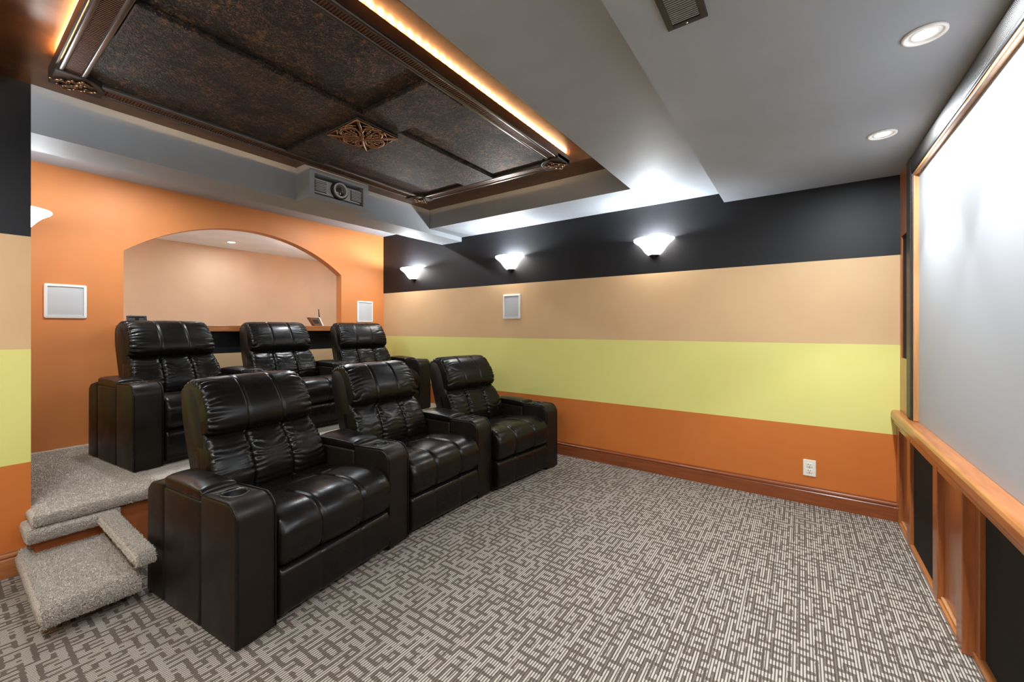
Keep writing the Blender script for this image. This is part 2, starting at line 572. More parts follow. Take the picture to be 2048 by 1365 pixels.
# ------------------------------------------------------------------ carpeted steps
s1 = tag(obj('carpeted_step', round_box(-3.235, -2.44, .244, .556, .045, .13, .038, .0075, .006, 105, 11), 'plush_carpet', None, True),
         'lowest taupe carpeted step lying against the striped wall end', 'step', 'carpeted steps')
bm = round_box(-3.035, -2.35, .51, .582, .20, .262, .026, .0075, .006, 105, 21)
s2 = tag(obj('carpeted_step', bm, 'plush_carpet', None, True), 'upper taupe carpeted step squeezed beside the front recliner', 'step', 'carpeted steps')
obj('step_base', round_box(-3.035, -2.56, .56, .58, 0.0, .20, .01, .012, .003, 105, 31), 'plush_carpet', plat, True)
obj('step_base', B(-3.235, -2.66, .30, .50, 0.0, .055), 'plush_carpet', s1)

def pile(parent, zones, seed):
    """carpet tufts standing on the nosings: short leaning three-sided spikes"""
    rnd = random.Random(seed); bm = bmesh.new()
    for (x0, x1, y0, y1, zf, nrm, n) in zones:
        for _ in range(n):
            p = Vector((rnd.uniform(x0, x1), rnd.uniform(y0, y1), zf if not callable(zf) else 0))
            if callable(zf): p = zf(p, rnd)
            d = (Vector(nrm) + Vector((rnd.gauss(0, .55), rnd.gauss(0, .55), rnd.gauss(0, .55)))).normalized()
            L = rnd.uniform(.006, .012)
            s = d.orthogonal().normalized(); t = d.cross(s)
            r = rnd.uniform(.0016, .0028)
            b = [bm.verts.new(p + (s * math.cos(a) + t * math.sin(a)) * r) for a in (0, 2.1, 4.2)]
            top = bm.verts.new(p + d * L)
            for i in range(3): bm.faces.new((b[i], b[(i + 1) % 3], top))
    o = obj('carpet_pile', bm, 'plush_carpet', parent); o['kind'] = 'stuff'
    return o
def front_edge(xf, z0, z1):
    def f(p, rnd):
        a = rnd.uniform(-.5, 1.0) * math.pi / 2; R = (z1 - z0) / 2
        return Vector((xf - R + R * math.cos(a), p.y, (z0 + z1) / 2 + R * math.sin(a)))
    return f
pile(s1, [(-3.22, -2.47, .255, .545, .129, (0, 0, 1), 15000), (0, 0, .25, .55, front_edge(-2.435, .045, .13), (.8, 0, .2), 5200)], 3)
pile(s2, [(-3.02, -2.37, .515, .578, .261, (0, 0, 1), 5600), (0, 0, .515, .578, front_edge(-2.347, .20, .262), (.8, 0, .1), 1600),
          (-3.02, -2.37, .508, .514, .235, (0, -1, .3), 1500)], 4)
pile(plat, [(-4.6, -3.08, .30, .80, .319, (0, 0, 1), 26000), (0, 0, .285, 1.2, front_edge(-3.052, .264, .320), (.8, 0, .1), 7000),
            (0, 0, .266, .60, front_edge(-3.032, .195, .262), (.8, 0, .1), 3200)], 5)

# ================================================================== SCREEN WALL
# wainscot below the cap rail: far section stands proud, near section holds the large grille
wn = empty('wainscot', (.52, 2.9, 0))
tag(wn, 'cherry wainscot below the screen with black grille panels and narrow recessed panels', 'wainscot', kind='structure')
def part(name, bm, mat, parent, smooth=False):
    o = obj(name, bm, mat, parent, smooth)
    o.matrix_parent_inverse = Matrix.Translation(-Vector(parent.location)) if parent.rotation_euler.z == 0 else parent.matrix_world.inverted()
    return o
FX = .505
ZT, ZB = .60, .025
part('back_board', B(.545, .60, 2.30, YW, 0, .70), 'wood_z', wn)
for y0, y1 in ((3.505, YW - .002), (3.19, 3.262), (2.625, 2.70), (2.275, 2.345)):
    part('stile', B(FX, .56, y0, y1, 0, .672, .003), 'wood_z', wn)
for y0, y1 in ((3.262, 3.505), (2.70, 3.19), (2.345, 2.625)):
    part('rail', B(FX + .001, .56, y0, y1, ZT, .672, .003), 'wood_y', wn)
    part('rail', B(FX + .001, .56, y0, y1, 0, ZB, .003), 'wood_y', wn)
for y0, y1 in ((3.262, 3.505), (2.345, 2.625)):
    part('recessed_panel', B(.528, .55, y0, y1, ZB, ZT), 'wood_z', wn)
    part('panel_bead', B(.516, .53, y0, y1, ZB, ZB + .014, .004), 'wood_light', wn)
part('grille_panel', B(.522, .54, 2.70, 3.19, ZB, ZT, .004), 'black_fabric', wn)
# near section, set back
part('stile', B(.540, .60, 2.235, 2.275, 0, .672, .003), 'wood_z', wn)
part('rail', B(.540, .60, YL + .01, 2.235, .575, .672, .003), 'wood_y', wn)
part('rail', B(.532, .60, YL + .01, 2.275, 0, .022, .003), 'wood_y', wn)
part('grille_panel', B(.556, .60, .55, 2.235, .022, .575, .004), 'black_fabric', wn)
part('grille_panel', B(.556, .60, YL + .01, .54, .022, .575, .004), 'black_fabric', wn)

cap_pts = [(.478, .672), (.478, .700), (.482, .712), (.490, .719), (.60, .719), (.60, .672)]
cap = struct('trim_1', prism(cap_pts, 'y', YL + .005, YW - .001, .002, 30, 2), 'wood_y', 'glossy cherry cap rail running under the projection screen', 'rail')
mold = [(.489, .640), (.489, .650), (.482, .664), (.482, .672), (.55, .672), (.55, .640)]
obj('molding', prism(mold, 'y', YL + .005, YW - .003), 'wood_y', cap)

scr = empty('projection_screen', (.56, 1.4, .72))
tag(scr, 'large pale fixed projection screen with black fabric border above the cap rail', 'screen')
part('screen_surface', B(.545, .555, YL + .05, 3.23, .72, 2.16), 'screen_white', scr)
# padded black border: top and far side, then a wooden inner strip
top_pts = [(.521, 2.234), (.515, 2.21), (.515, 2.15), (.521, 2.128), (.575, 2.128), (.575, 2.234)]
part('fabric_border', prism(top_pts, 'y', YL + .02, 3.24, .006, 20, 3), 'trim_fabric', scr, True)
part('fabric_border', B(.514, .575, 3.235, 3.345, .72, 2.234, .012, 3), 'trim_fabric', scr)
part('inner_bead', B(.519, .575, 3.222, 3.235, .72, 2.14, .003), 'dark_metal', scr)
part('wood_strip', B(.523, .575, 3.200, 3.222, .72, 2.128, .003), 'wood_light', scr)
part('wood_strip', B(.5215, .545, YL + .02, 3.215, 2.112, 2.1285, .003), 'wood_light', scr)
part('inner_bead', B(.518, .532, YL + .02, 3.23, 2.1285, 2.142, .003), 'dark_metal', scr)

# wooden side panel with the speaker niche, between the border and the striped wall
sp = empty('trim_2', (.54, 3.45, .72))
tag(sp, 'tall cherry side panel with a dark speaker niche beside the screen', 'panel', kind='structure')
for nm, z0, z1, y0, y1 in (('panel_board', .72, 1.06, 3.345, 3.588), ('panel_board', 1.828, 2.234, 3.345, 3.588),
                           ('panel_board', 1.06, 1.828, 3.545, 3.588)):
    part(nm, B(.523, .60, y0, y1, z0, z1), 'wood_z', sp)
part('niche_grille', B(.531, .60, 3.31, 3.545, 1.06, 1.828), 'black_fabric', sp)

# ================================================================== CEILING PANEL
cp = empty('tin_ceiling_panel', (-2.13, 1.5, Z_TOP))
tag(cp, 'embossed copper tin ceiling panel with ribbed frame hanging in the tray', 'ceiling panel')
X0, X1, Y0, Y1 = -2.945, -1.372, .325, 2.675
IX0, IX1, IY0, IY1 = -2.815, -1.470, .432, 2.560
ZF = 2.440
part('backing', B(X0 + .02, X1 - .02, Y0 + .02, Y1 - .02, 2.464, 2.474), 'plate_dark', cp)
part('hanger', B(-2.2, -2.06, 1.43, 1.57, 2.474, Z_TOP), 'plate_dark', cp)
SX0, SX1, SY0, SY1 = -2.29, -1.985, 1.375, 1.635
for x0, x1 in ((IX0, SX0), (SX1, IX1)):
    for y0, y1 in ((IY0, SY0), (SY1, IY1)):
        part('tin_panel', B(x0, x1, y0, y1, 2.452, 2.466), 'tin_embossed', cp)
part('cross_strip', B(SX0, SX1, IY0, SY0, 2.430, 2.464, .004), 'tin_plain', cp)
part('cross_strip', B(SX0, SX1, SY1, IY1, 2.430, 2.464, .004), 'tin_plain', cp)
part('cross_strip', B(IX0, SX0, SY0, SY1, 2.430, 2.464, .004), 'tin_plain', cp)
part('cross_strip', B(SX1, IX1, SY0, SY1, 2.430, 2.464, .004), 'tin_plain', cp)
part('cross_strip', B(SX0, SX1, SY0, SY1, 2.430, 2.464, .004), 'tin_plain', cp)

def ribs_band(x0, x1, y0, y1, along, pitch):
    """flat band with raised ribs across it, facing down"""
    bm = B(x0, x1, y0, y1, ZF, 2.466)
    a, b = (y0, y1) if along == 'y' else (x0, x1)
    n = int((b - a) / pitch)
    for i in range(n):
        t = a + pitch * (i + .25)
        lo = (x0 + .006, t, ZF - .004) if along == 'y' else (t, y0 + .006, ZF - .004)
        hi = (x1 - .006, t + pitch * .5, ZF) if along == 'y' else (t + pitch * .5, y1 - .006, ZF)
        box(bm, lo[0], hi[0], lo[1], hi[1], lo[2], hi[2] + .001)
    return bm
CB = .15
for nm, x0, x1, y0, y1, along in (('rear', X0 + .02, IX0 - .014, Y0 + CB, Y1 - CB, 'y'), ('front', IX1 + .014, X1 - .02, Y0 + CB, Y1 - CB, 'y'),
                                  ('near', X0 + CB, X1 - CB, Y0 + .02, IY0 - .014, 'x'), ('far', X0 + CB, X1 - CB, IY1 + .014, Y1 - .02, 'x')):
    f = part('ribbed_band', ribs_band(x0, x1, y0, y1, along, .013), 'rib_copper', cp)
    f['kind'] = 'stuff'
    if along == 'y':
        beads = [(x0, y0, x0, y1), (x1, y0, x1, y1)]
    else:
        beads = [(x0, y0, x1, y0), (x0, y1, x1, y1)]
    for bx0, by0, bx1, by1 in beads:
        bm = bmesh.new(); hw = .011
        if along == 'y': box(bm, bx0 - hw, bx0 + hw, by0, by1, ZF - .008, 2.468, .006, 3)
        else: box(bm, bx0, bx1, by0 - hw, by0 + hw, ZF - .010, 2.468, .006, 3)
        part('edge_bead', bm, 'bead_metal', cp, True)

def leafy(bm, c, u, vdir, z, size, rnd):
    """carved scrollwork: stem, side scrolls, leaves and berries; drawn on plane z along u"""
    u = Vector(u).normalized(); vdir = Vector(vdir).normalized(); c = Vector(c)
    P = lambda a, b, dz=0: Vector((c.x + u.x * a * size + vdir.x * b * size, c.y + u.y * a * size + vdir.y * b * size, z - dz))
    tube(bm, [P(-.5, .02), P(-.25, .10, .004), P(0, 0, .006), P(.25, -.10, .004), P(.5, 0)], lambda t: .007 * (1.1 - .5 * abs(2 * t - 1)), 6)
    for s in (-1, 1):
        for a in (-.30, 0.0, .28):
            pts = [P(a + .20 * (1 - t) * math.cos(5.2 * t * s + .5), s * .18 + .17 * (1 - t) * math.sin(5.2 * t * s + .5), .005) for t in [i / 14 for i in range(15)]]
            tube(bm, pts, lambda t: .0055 * (1.1 - .6 * t), 5)
        for a in (-.42, -.14, .14, .40):
            ball(bm, P(a, s * .30, .004), .009, 1, (1.3, 1, .7))
    for _ in range(7):
        ball(bm, P(rnd.uniform(-.45, .45), rnd.uniform(-.12, .12), .007), .0075, 1)
    return bm

rnd = random.Random(9)
for cx, sx in ((X0, 1), (X1, -1)):
    for cy, sy in ((Y0, 1), (Y1, -1)):
        # plate whose inner corner is rounded off
        L = CB + .03
        pts = [(cx, cy), (cx + sx * L, cy), (cx + sx * L, cy + sy * .07)]
        pts += [(cx + sx * (.07 + (L - .07) * math.cos(a)), cy + sy * (.07 + (L - .07) * math.sin(a))) for a in [math.pi / 2 * i / 6 for i in range(7)]][1:-1]
        pts += [(cx + sx * .07, cy + sy * L), (cx, cy + sy * L)]
        pl = part('corner_plate', prism(pts, 'z', ZF - .014, 2.468, .004, 30, 2), 'plate_dark', cp)
        bm = bmesh.new()
        leafy(bm, (cx + sx * .075, cy + sy * .075, 0), (sx * .75, sy, 0), (-sy, sx * .75, 0), ZF - .016, .145, rnd)
        o = obj('carved_ornament', bm, 'bronze', pl, True)

# central carved medallion
md = part('center_medallion', B(-2.335, -2.02, 1.37, 1.66, 2.418, 2.432, .006), 'plate_dark', cp)
bm = bmesh.new(); zc = 2.415; mx, my = -2.1775, 1.515; hx, hy = .15, .138
tube(bm, [(mx - hx, my - hy, zc), (mx + hx, my - hy, zc), (mx + hx, my + hy, zc), (mx - hx, my + hy, zc)], .006, 6, True)
for sx in (-1, 1):
    for sy in (-1, 1):
        tube(bm, bezier3((mx, my, zc - .012), (mx + sx * .08, my + sy * .06, zc - .010), (mx + sx * hx, my + sy * hy, zc), 10), lambda t: .013 * (1 - .35 * t), 6)
for k_ in range(4):
    a = k_ * math.pi / 2
    ca, sa = math.cos(a), math.sin(a)
    R = lambda p, q, dz=0: Vector((mx + (p * ca - q * sa) * 1.04, my + (p * sa + q * ca) * .96, zc - dz))
    # teardrop loop opening from the centre to each side, scrolls and berries inside it
    loop = [R(.028 + .055 * (1 - math.cos(t)), .058 * math.sin(t) * (1 - .25 * math.cos(t)), .008) for t in [2 * math.pi * i / 24 for i in range(24)]]
    tube(bm, loop, .0085, 6, True)
    for s in (-1, 1):
        pts = [R(.095 + .022 * (1 - t) * math.cos(6.5 * t * s), s * .028 + .022 * (1 - t) * math.sin(6.5 * t * s), .006) for t in [i / 12 for i in range(13)]]
        tube(bm, pts, .0065, 5)
        pts = [R(.128 + .016 * math.cos(2.6 * t), s * (.035 + .055 * t), .005) for t in [i / 8 for i in range(9)]]
        tube(bm, pts, lambda t: .009 * (1.1 - .7 * t), 5)
        for j in range(3): ball(bm, R(.055 + .022 * j, s * (.014 + .006 * j), .010), .0095, 1)
    tube(bm, [R(.02, 0, .012), R(.08, 0, .012), R(.135, 0, .006)], lambda t: .008 * (1 - .5 * t), 6)
    ball(bm, R(.138, 0, .004), .011, 1)
ball(bm, (mx, my, zc - .010), .020, 2, (1, 1, .7))
o = obj('carved_ornament', bm, 'bronze', md, True)

# rope light lying on the frame, along the near and the screen side
part('light_lip', B(X1 - .006, X1, Y0, Y1, 2.44, 2.495), 'plate_dark', cp)
part('light_lip', B(X0, X1, Y0, Y0 + .006, 2.44, 2.495), 'plate_dark', cp)
bm = tube(bmesh.new(), [(X1 - .018, Y0 + .05, 2.494), (X1 - .018, Y1 - .03, 2.494)], .006, 8)
rl = tag(obj('rope_light', bm, 'rope_glow', None, True), 'warm glowing rope light along the screen side of the tin panel', 'rope light', 'rope lights')
bm = tube(bmesh.new(), [(X0 + .16, Y0 + .018, 2.494), (X1 - .05, Y0 + .018, 2.494)], .006, 8)
rl2 = tag(obj('rope_light', bm, 'rope_glow', None, True), 'warm glowing rope light along the short end of the tin panel', 'rope light', 'rope lights')

# ================================================================== PROJECTOR
ph = empty('projector_housing', (-3.25, 1.92, 2.25))
tag(ph, 'grey boxed housing on the tray side with a window for the projector', 'housing', kind='structure')
py0, py1, pz0, pz1 = 1.70, 2.128, 2.282, 2.442
for y0, y1, z0, z1 in ((1.66, py0, 2.248, Z_TOP), (py1, 2.178, 2.248, Z_TOP), (py0, py1, 2.248, pz0), (py0, py1, pz1, Z_TOP)):
    part('housing_board', B(-3.249, -3.05, y0, y1, z0, z1), 'grey_paint', ph)
part('opening_liner', B(-3.20, -3.195, py0, py1, pz0, pz1), 'slot_black', ph)
pj = empty('projector', (-3.12, 1.914, pz0))
tag(pj, 'silver grey video projector behind the ceiling housing window', 'projector')
bm = B(-3.19, -3.072, py0 + .012, py1 - .012, pz0 + .020, pz1 - .028, .006)
part('body', bm, 'grille_grey', pj)
for s in (-1, 1):
    yc = 1.914 + s * .155
    g = part('vent', B(-3.073, -3.068, yc - .048, yc + .048, pz0 + .030, pz1 - .045), 'slot_black', pj)
    for i in range(7):
        z = pz0 + .036 + i * .0125
        bm = B(-3.071, -3.058, yc - .047, yc + .047, z, z + .0055)
        o = obj('slat', bm, 'grille_grey', g)
def ring_x(bm, c, r0, r1, x0, x1, n=28):
    ra, rb = [], []
    prof = [(r0, x0), (r0, x1), (r1, x1), (r1, x0)]
    rows = [[bm.verts.new((xx, c[1] + r * math.cos(2 * math.pi * j / n), c[2] + r * math.sin(2 * math.pi * j / n))) for j in range(n)] for r, xx in prof]
    for i in range(4):
        for j in range(n):
            bm.faces.new((rows[i][j], rows[i][(j + 1) % n], rows[(i + 1) % 4][(j + 1) % n], rows[(i + 1) % 4][j]))
    bmesh.ops.recalc_face_normals(bm, faces=bm.faces)
    return bm
lc = (0, 1.914, 2.362)
part('lens_barrel', ring_x(bmesh.new(), lc, .060, .072, -3.08, -3.052), 'slot_black', pj)
part('lens_ring', ring_x(bmesh.new(), lc, .048, .060, -3.08, -3.038), 'silver', pj)
bm = bmesh.new(); ball(bm, (-3.075, lc[1], lc[2]), .047, 3, (.45, 1, 1))
part('lens', bm, 'lens_glass', pj, True)

# ================================================================== LAMPS
def sconce(loc, rz, label, name='wall_sconce', watts=None, glass='sconce_glass'):
    e = empty(name, loc, rz)     # local: wall is y = 0, lamp stands out along -y, z = 0 at the finial
    tag(e, label, 'sconce', 'glass wall sconces')
    prof = [(.040, .022), (.058, .032), (.080, .055), (.100, .085), (.126, .115), (.160, .140), (.169, .150), (.167, .158), (.158, .150), (.122, .122), (.095, .092), (.075, .062), (.050, .040)]
    bm = lathe(bmesh.new(), prof, 32, math.pi, 2 * math.pi)
    bmesh.ops.recalc_face_normals(bm, faces=bm.faces)
    obj('glass_bowl', bm, glass, e, True)
    bm = lathe(bmesh.new(), [(.0, -.012), (.012, -.008), (.010, .000), (.020, .006), (.040, .018), (.046, .028), (.0, .030)], 20, math.pi, 2 * math.pi)
    obj('finial', bm, 'dark_metal', e, True)
    obj('back_plate', B(-.045, .045, -.012, 0, .03, .12, .004), 'dark_metal', e)
    L = bpy.data.lights.new('sconce_bulb', 'POINT'); L.energy = SCONCE_W if watts is None else watts; L.color = WHITE; L.shadow_soft_size = .022
    o = bpy.data.objects.new('sconce_bulb', L); COL.objects.link(o); o.parent = e; o.location = (0, -.075, .128)
    return e
sconce((-4.075, YW, 1.852), 0, 'white glass wall sconce by the corner with the orange rear wall')
sconce((-2.54, YW, 1.852), 0, 'white glass wall sconce directly above the small wall speaker')
sconce((-1.03, YW, 1.852), 0, 'white glass wall sconce on charcoal stripe closest to the screen')
sconce((-4.075, .30, 1.852), math.pi, 'white glass wall sconce half hidden behind the striped wall end', watts=6.5, glass='sconce_glass_dim')
for yy_, lb_ in ((.42, 'wall end'), (3.42, 'corner')):
    sconce((XR - .11, yy_, 1.80), -math.pi / 2, 'added unseen glass wall sconce behind the arched wall on the %s side' % lb_, watts=21.0, glass='sconce_glass_dim')  # hidden by the piers, added to brighten the bar ceiling and wall
sconce((-2.54, YL, 1.852), math.pi, 'added unseen glass wall sconce beside the camera close to the wall end')  # out of view, added as a light source for the room
sconce((-1.03, YL, 1.852), math.pi, 'added unseen glass wall sconce beside the camera towards the screen')  # also out of view, added to light the room

def downlight(loc, label, watts, size=80, group='recessed soffit downlights', blend=.36, r=.055, fill=0.0):
    e = empty('recessed_downlight', loc)
    tag(e, label, 'downlight', group)
    bm = lathe(bmesh.new(), [(r, -.001), (r, -.007), (r * .86, -.008), (r * .80, -.003), (r * .74, -.0008), (r * .66, -.0012), (r * .60, -.004), (r * .54, -.003)], 36)
    bmesh.ops.recalc_face_normals(bm, faces=bm.faces)
    obj('trim_ring', bm, 'white_plastic', e, True)
    bm = lathe(bmesh.new(), [(r * .55, -.0025), (r * .4, -.004), (.0005, -.005)], 30)
    obj('lens', bm, 'lamp_lens', e, True)
    L = bpy.data.lights.new('downlight_beam', 'SPOT'); L.energy = watts; L.color = WHITE
    L.spot_size = math.radians(size); L.spot_blend = blend; L.shadow_soft_size = .03
    o = bpy.data.objects.new('downlight_beam', L); COL.objects.link(o); o.parent = e; o.location = (0, 0, -.012)
    if fill:
        L = bpy.data.lights.new('downlight_fill', 'AREA'); L.shape = 'DISK'; L.size = r * 1.4; L.energy = fill; L.color = WHITE
        o = bpy.data.objects.new('downlight_fill', L); COL.objects.link(o); o.parent = e; o.location = (0, 0, -.011)
    return e
downlight((.34, 1.917, Z_SOF), 'white recessed downlight in the soffit, the larger one above the screen', DOWN_W, r=.057, fill=DOWN_FILL)
downlight((.34, 2.784, Z_SOF), 'white recessed downlight in the soffit closest to the striped wall', DOWN_W, r=.057, fill=DOWN_FILL)
downlight((.34, 1.05, Z_SOF), 'added unseen soffit downlight third from the striped wall', DOWN_W, r=.057, fill=DOWN_FILL)  # out of frame, added to carry the soffit light on
downlight((.34, .18, Z_SOF), 'added unseen soffit downlight fourth from the striped wall', DOWN_W, r=.057, fill=DOWN_FILL)  # out of frame too, added for more light by the screen
for n_, xx in (('nearest the screen', -.78), ('nearest the wall end', -1.9)):
    downlight((xx, -.26, Z_MAIN), 'added unseen fill downlight %s of the ceiling strip beside the camera' % n_, 4, 120, 'added ceiling strip fill lights', .6, .057, 9.0)  # out of frame, added as fill for the camera side
for yy_, lb_ in ((.95, 'wall end'), (2.75, 'corner')):
    downlight((-4.02, yy_, 2.50), 'added unseen fill downlight over the platform on the %s side' % lb_, 5, 120, 'added platform fill lights', .6, .057, 8.5)  # hidden behind the beam, added as fill for rear wall and platform
downlight((-5.985, 2.233, 2.352), 'white recessed downlight in the ceiling behind the arch', BAR_W, 150, 'bar room downlights', .8, .075, 3.0)
downlight((-5.70, .90, 2.352), 'added unseen bar room downlight beyond the jamb by the wall end', BAR_W, 150, 'bar room downlights', .8, .075, 3.0)  # out of view, added to light the bar room
downlight((-5.70, 3.9, 2.352), 'added unseen bar room downlight beyond the jamb by the corner', BAR_W, 150, 'bar room downlights', .8, .075, 3.0)  # its unseen twin, added for the same bar room light

# ================================================================== WALL AND CEILING FITTINGS
def speaker(loc, rz, wdt, hgt, label):
    e = empty('wall_speaker', loc, rz)   # local: wall y = 0, facing -y, z = 0 at the lower edge
    tag(e, label, 'speaker', 'in-wall speakers')
    bm = bmesh.new()
    r, fr_ = .010, .017
    def rr(hw, z0, z1, r, n=5):
        out = []
        for cx, cz, a0 in ((hw - r, z1 - r, 0), (-hw + r, z1 - r, 90), (-hw + r, z0 + r, 180), (hw - r, z0 + r, 270)):
            out += [(cx + r * math.cos(math.radians(a0 + 90 * i / n)), cz + r * math.sin(math.radians(a0 + 90 * i / n))) for i in range(n + 1)]
        return out
    o_ = rr(wdt / 2, 0, hgt, .012); i_ = rr(wdt / 2 - fr_, fr_, hgt - fr_, .005)
    rows = [[bm.verts.new((p[0], yy_, p[1])) for p in pts] for pts, yy_ in ((o_, -.0005), (o_, -.010), (i_, -.014), (i_, -.004))]
    for a in range(3):
        for j in range(len(o_)):
            bm.faces.new((rows[a][j], rows[a][(j + 1) % len(o_)], rows[a + 1][(j + 1) % len(o_)], rows[a + 1][j]))
    bmesh.ops.recalc_face_normals(bm, faces=bm.faces)
    sharp(obj('frame', bm, 'white_plastic', e), 40)
    # grille, slightly bowed out
    bm = bmesh.new(); n = 8; hw = wdt / 2 - fr_; g = []
    for i in range(n + 1):
        g.append([bm.verts.new((-hw + 2 * hw * i / n, -.006 - .005 * (1 - (2 * i / n - 1) ** 4) * (1 - (2 * j / n - 1) ** 4), fr_ + (hgt - 2 * fr_) * j / n)) for j in range(n + 1)])
    for i in range(n):
        for j in range(n): bm.faces.new((g[i][j], g[i + 1][j], g[i + 1][j + 1], g[i][j + 1]))
    obj('grille', bm, 'grille_grey', e, True)
    return e
speaker((-2.53, YW, 1.345), 0, .222, .264, 'square white framed speaker on tan stripe below the middle sconce')
speaker((XR, .610, 1.326), math.pi / 2, .228, .262, 'square white framed speaker on orange wall beside the striped wall end')
speaker((XR, 3.296, 1.324), math.pi / 2, .235, .275, 'square white framed speaker on orange wall between arch and corner')

ou = empty('power_outlet', (.052, YW, .198))
tag(ou, 'ivory duplex power outlet on the orange stripe', 'outlet')
obj('cover_plate', B(-.037, .037, -.006, 0, 0, .116, .003), 'ivory_plastic', ou)
for zc_ in (.037, .079):
    sk = obj('socket', B(-.017, .017, -.0085, -.005, zc_ - .014, zc_ + .014, .003), 'ivory_plastic', ou)
    for dx, h in ((-.0065, .009), (.0065, .007)):
        obj('slot', B(dx - .0014, dx + .0014, -.0092, -.007, zc_ + .001, zc_ + .001 + h), 'slot_black', sk)
    obj('slot', B(-.0022, .0022, -.0092, -.007, zc_ - .010, zc_ - .0055), 'slot_black', sk)
obj('screw', B(-.002, .002, -.0075, -.005, .056, .060), 'slot_black', ou)

ve = empty('ceiling_vent', (-.297, 1.265, Z_SOF))
tag(ve, 'dark grey slatted air vent in the soffit', 'vent')
bm = bmesh.new(); vx, vy, fw = .060, .140, .020
for x0, x1, y0, y1 in ((-vx, -vx + fw, -vy, vy), (vx - fw, vx, -vy, vy), (-vx + fw, vx - fw, -vy, -vy + fw), (-vx + fw, vx - fw, vy - fw, vy)):
    box(bm, x0, x1, y0, y1, -.008, 0, .002)
obj('frame', bm, 'dark_metal', ve)
obj('backing', B(-vx + fw, vx - fw, -vy + fw, vy - fw, -.0015, -.0005), 'slot_black', ve)
sl = bmesh.new(); box(sl, -vx + fw, vx - fw, -.0020, .0020, -.0085, -.002)
s0 = obj('slat', sl, 'vent_grey', ve)
for i in range(26):
    t = s0 if i == 0 else s0.copy()
    if i: COL.objects.link(t); t.parent = ve
    t.location = (0, -vy + fw + .008 + i * .0089, 0)
obj('screw', lathe(bmesh.new(), [(.0035, -.0078), (.002, -.0095), (.0003, -.0097)], 10), 'silver', ve, loc=(0, vy - fw * .5, 0))

# ================================================================== LEDGE AND WHAT STANDS ON IT
led = tag(obj('bar_ledge', prism([(-4.689, .895), (-4.615, .895), (-4.615, 2.957), (-4.90, 2.957), (-4.90, .946), (-4.689, .946)], 'z', 1.2125, 1.272, .004, 30, 2), 'wood_y'), 'polished cherry ledge across the foot of the arched opening', 'ledge')
fr_e = empty('picture_frame', (-4.70, 1.035, 1.272), math.pi / 2)
tag(fr_e, 'small black framed stand on the ledge above the back-row recliner', 'picture frame')
def tilt(bm, ang, piv=(0, 0, 0)):
    bmesh.ops.rotate(bm, verts=bm.verts, cent=piv, matrix=Matrix.Rotation(ang, 3, 'X'))
    return bm
bm = bmesh.new()
for x0, x1, z0, z1 in ((-.066, -.052, 0, .085), (.052, .066, 0, .085), (-.052, .052, 0, .014), (-.052, .052, .071, .085)):
    box(bm, x0, x1, -.009, .009, z0, z1, .002)
obj('frame', tilt(bm, -.35), 'black_plastic', fr_e)
obj('panel', tilt(B(-.052, .052, -.003, .004, .014, .071), -.35), 'slot_black', fr_e)
obj('strut', tilt(B(-.012, .012, .006, .010, 0, .066), .12, (0, .03, .075)), 'black_plastic', fr_e)

tb = empty('desk_phone', (-4.70, 2.665, 1.272), math.pi / 2)
tag(tb, 'brown backed desk device with white edge and stub antenna on the ledge', 'phone')
bm = prism([(-.050, 0.0), (.045, .0), (-.005, .098), (-.120, .100)], 'y', -.010, .050, .004)
bmesh.ops.rotate(bm, verts=bm.verts, cent=(0, 0, 0), matrix=Matrix.Rotation(0, 3, 'Z'))
obj('body', bm, 'device_brown', tb)
obj('recess', prism([(-.050, .030), (.005, .030), (-.012, .072), (-.078, .072)], 'y', -.0125, -.009), 'slot_black', tb)
obj('face_plate', prism([(.045, 0), (.062, 0), (.012, .104), (-.004, .104)], 'y', -.016, .056, .003), 'white_plastic', tb)
bm = tube(bmesh.new(), [(.034, .02, .070), (.022, .02, .120), (.014, .02, .200)], lambda t: .0085 * (1 - .25 * t), 10)
obj('antenna', bm, 'black_plastic', tb, True)

# ================================================================== RECLINERS
SW = .64          # seat width between the arms
AW = .16          # arm width at the front
TX, TZ = -.412, .911     # direction up the backrest
NX, NZ = .911, .412      # out of the backrest, towards the sitter
BX, BZ = -.572, .450     # foot of the backrest
def bp(s, o): return (BX + TX * s + NX * o, BZ + TZ * s + NZ * o)

def nz(a, b, c): return noise.noise(Vector((a, b, c)))
def pleat(s, d, L, seed, fr=105.0):
    """gathers running away from a seam: s along the seam, d away from it"""
    ph = s * fr + 5.0 * nz(s * 14, d * 6, seed)
    reach = L * (.55 + .9 * abs(nz(s * 21, 1.7, seed + 3)))
    return math.exp(-d / reach) * (abs(math.sin(ph)) - .55)

def arm_side(x, inner, taper, sgn):
    """outer edge of the arm at x (x <= 0 towards the rear)"""
    return inner + sgn * (AW + max(0.0, -x) * taper)

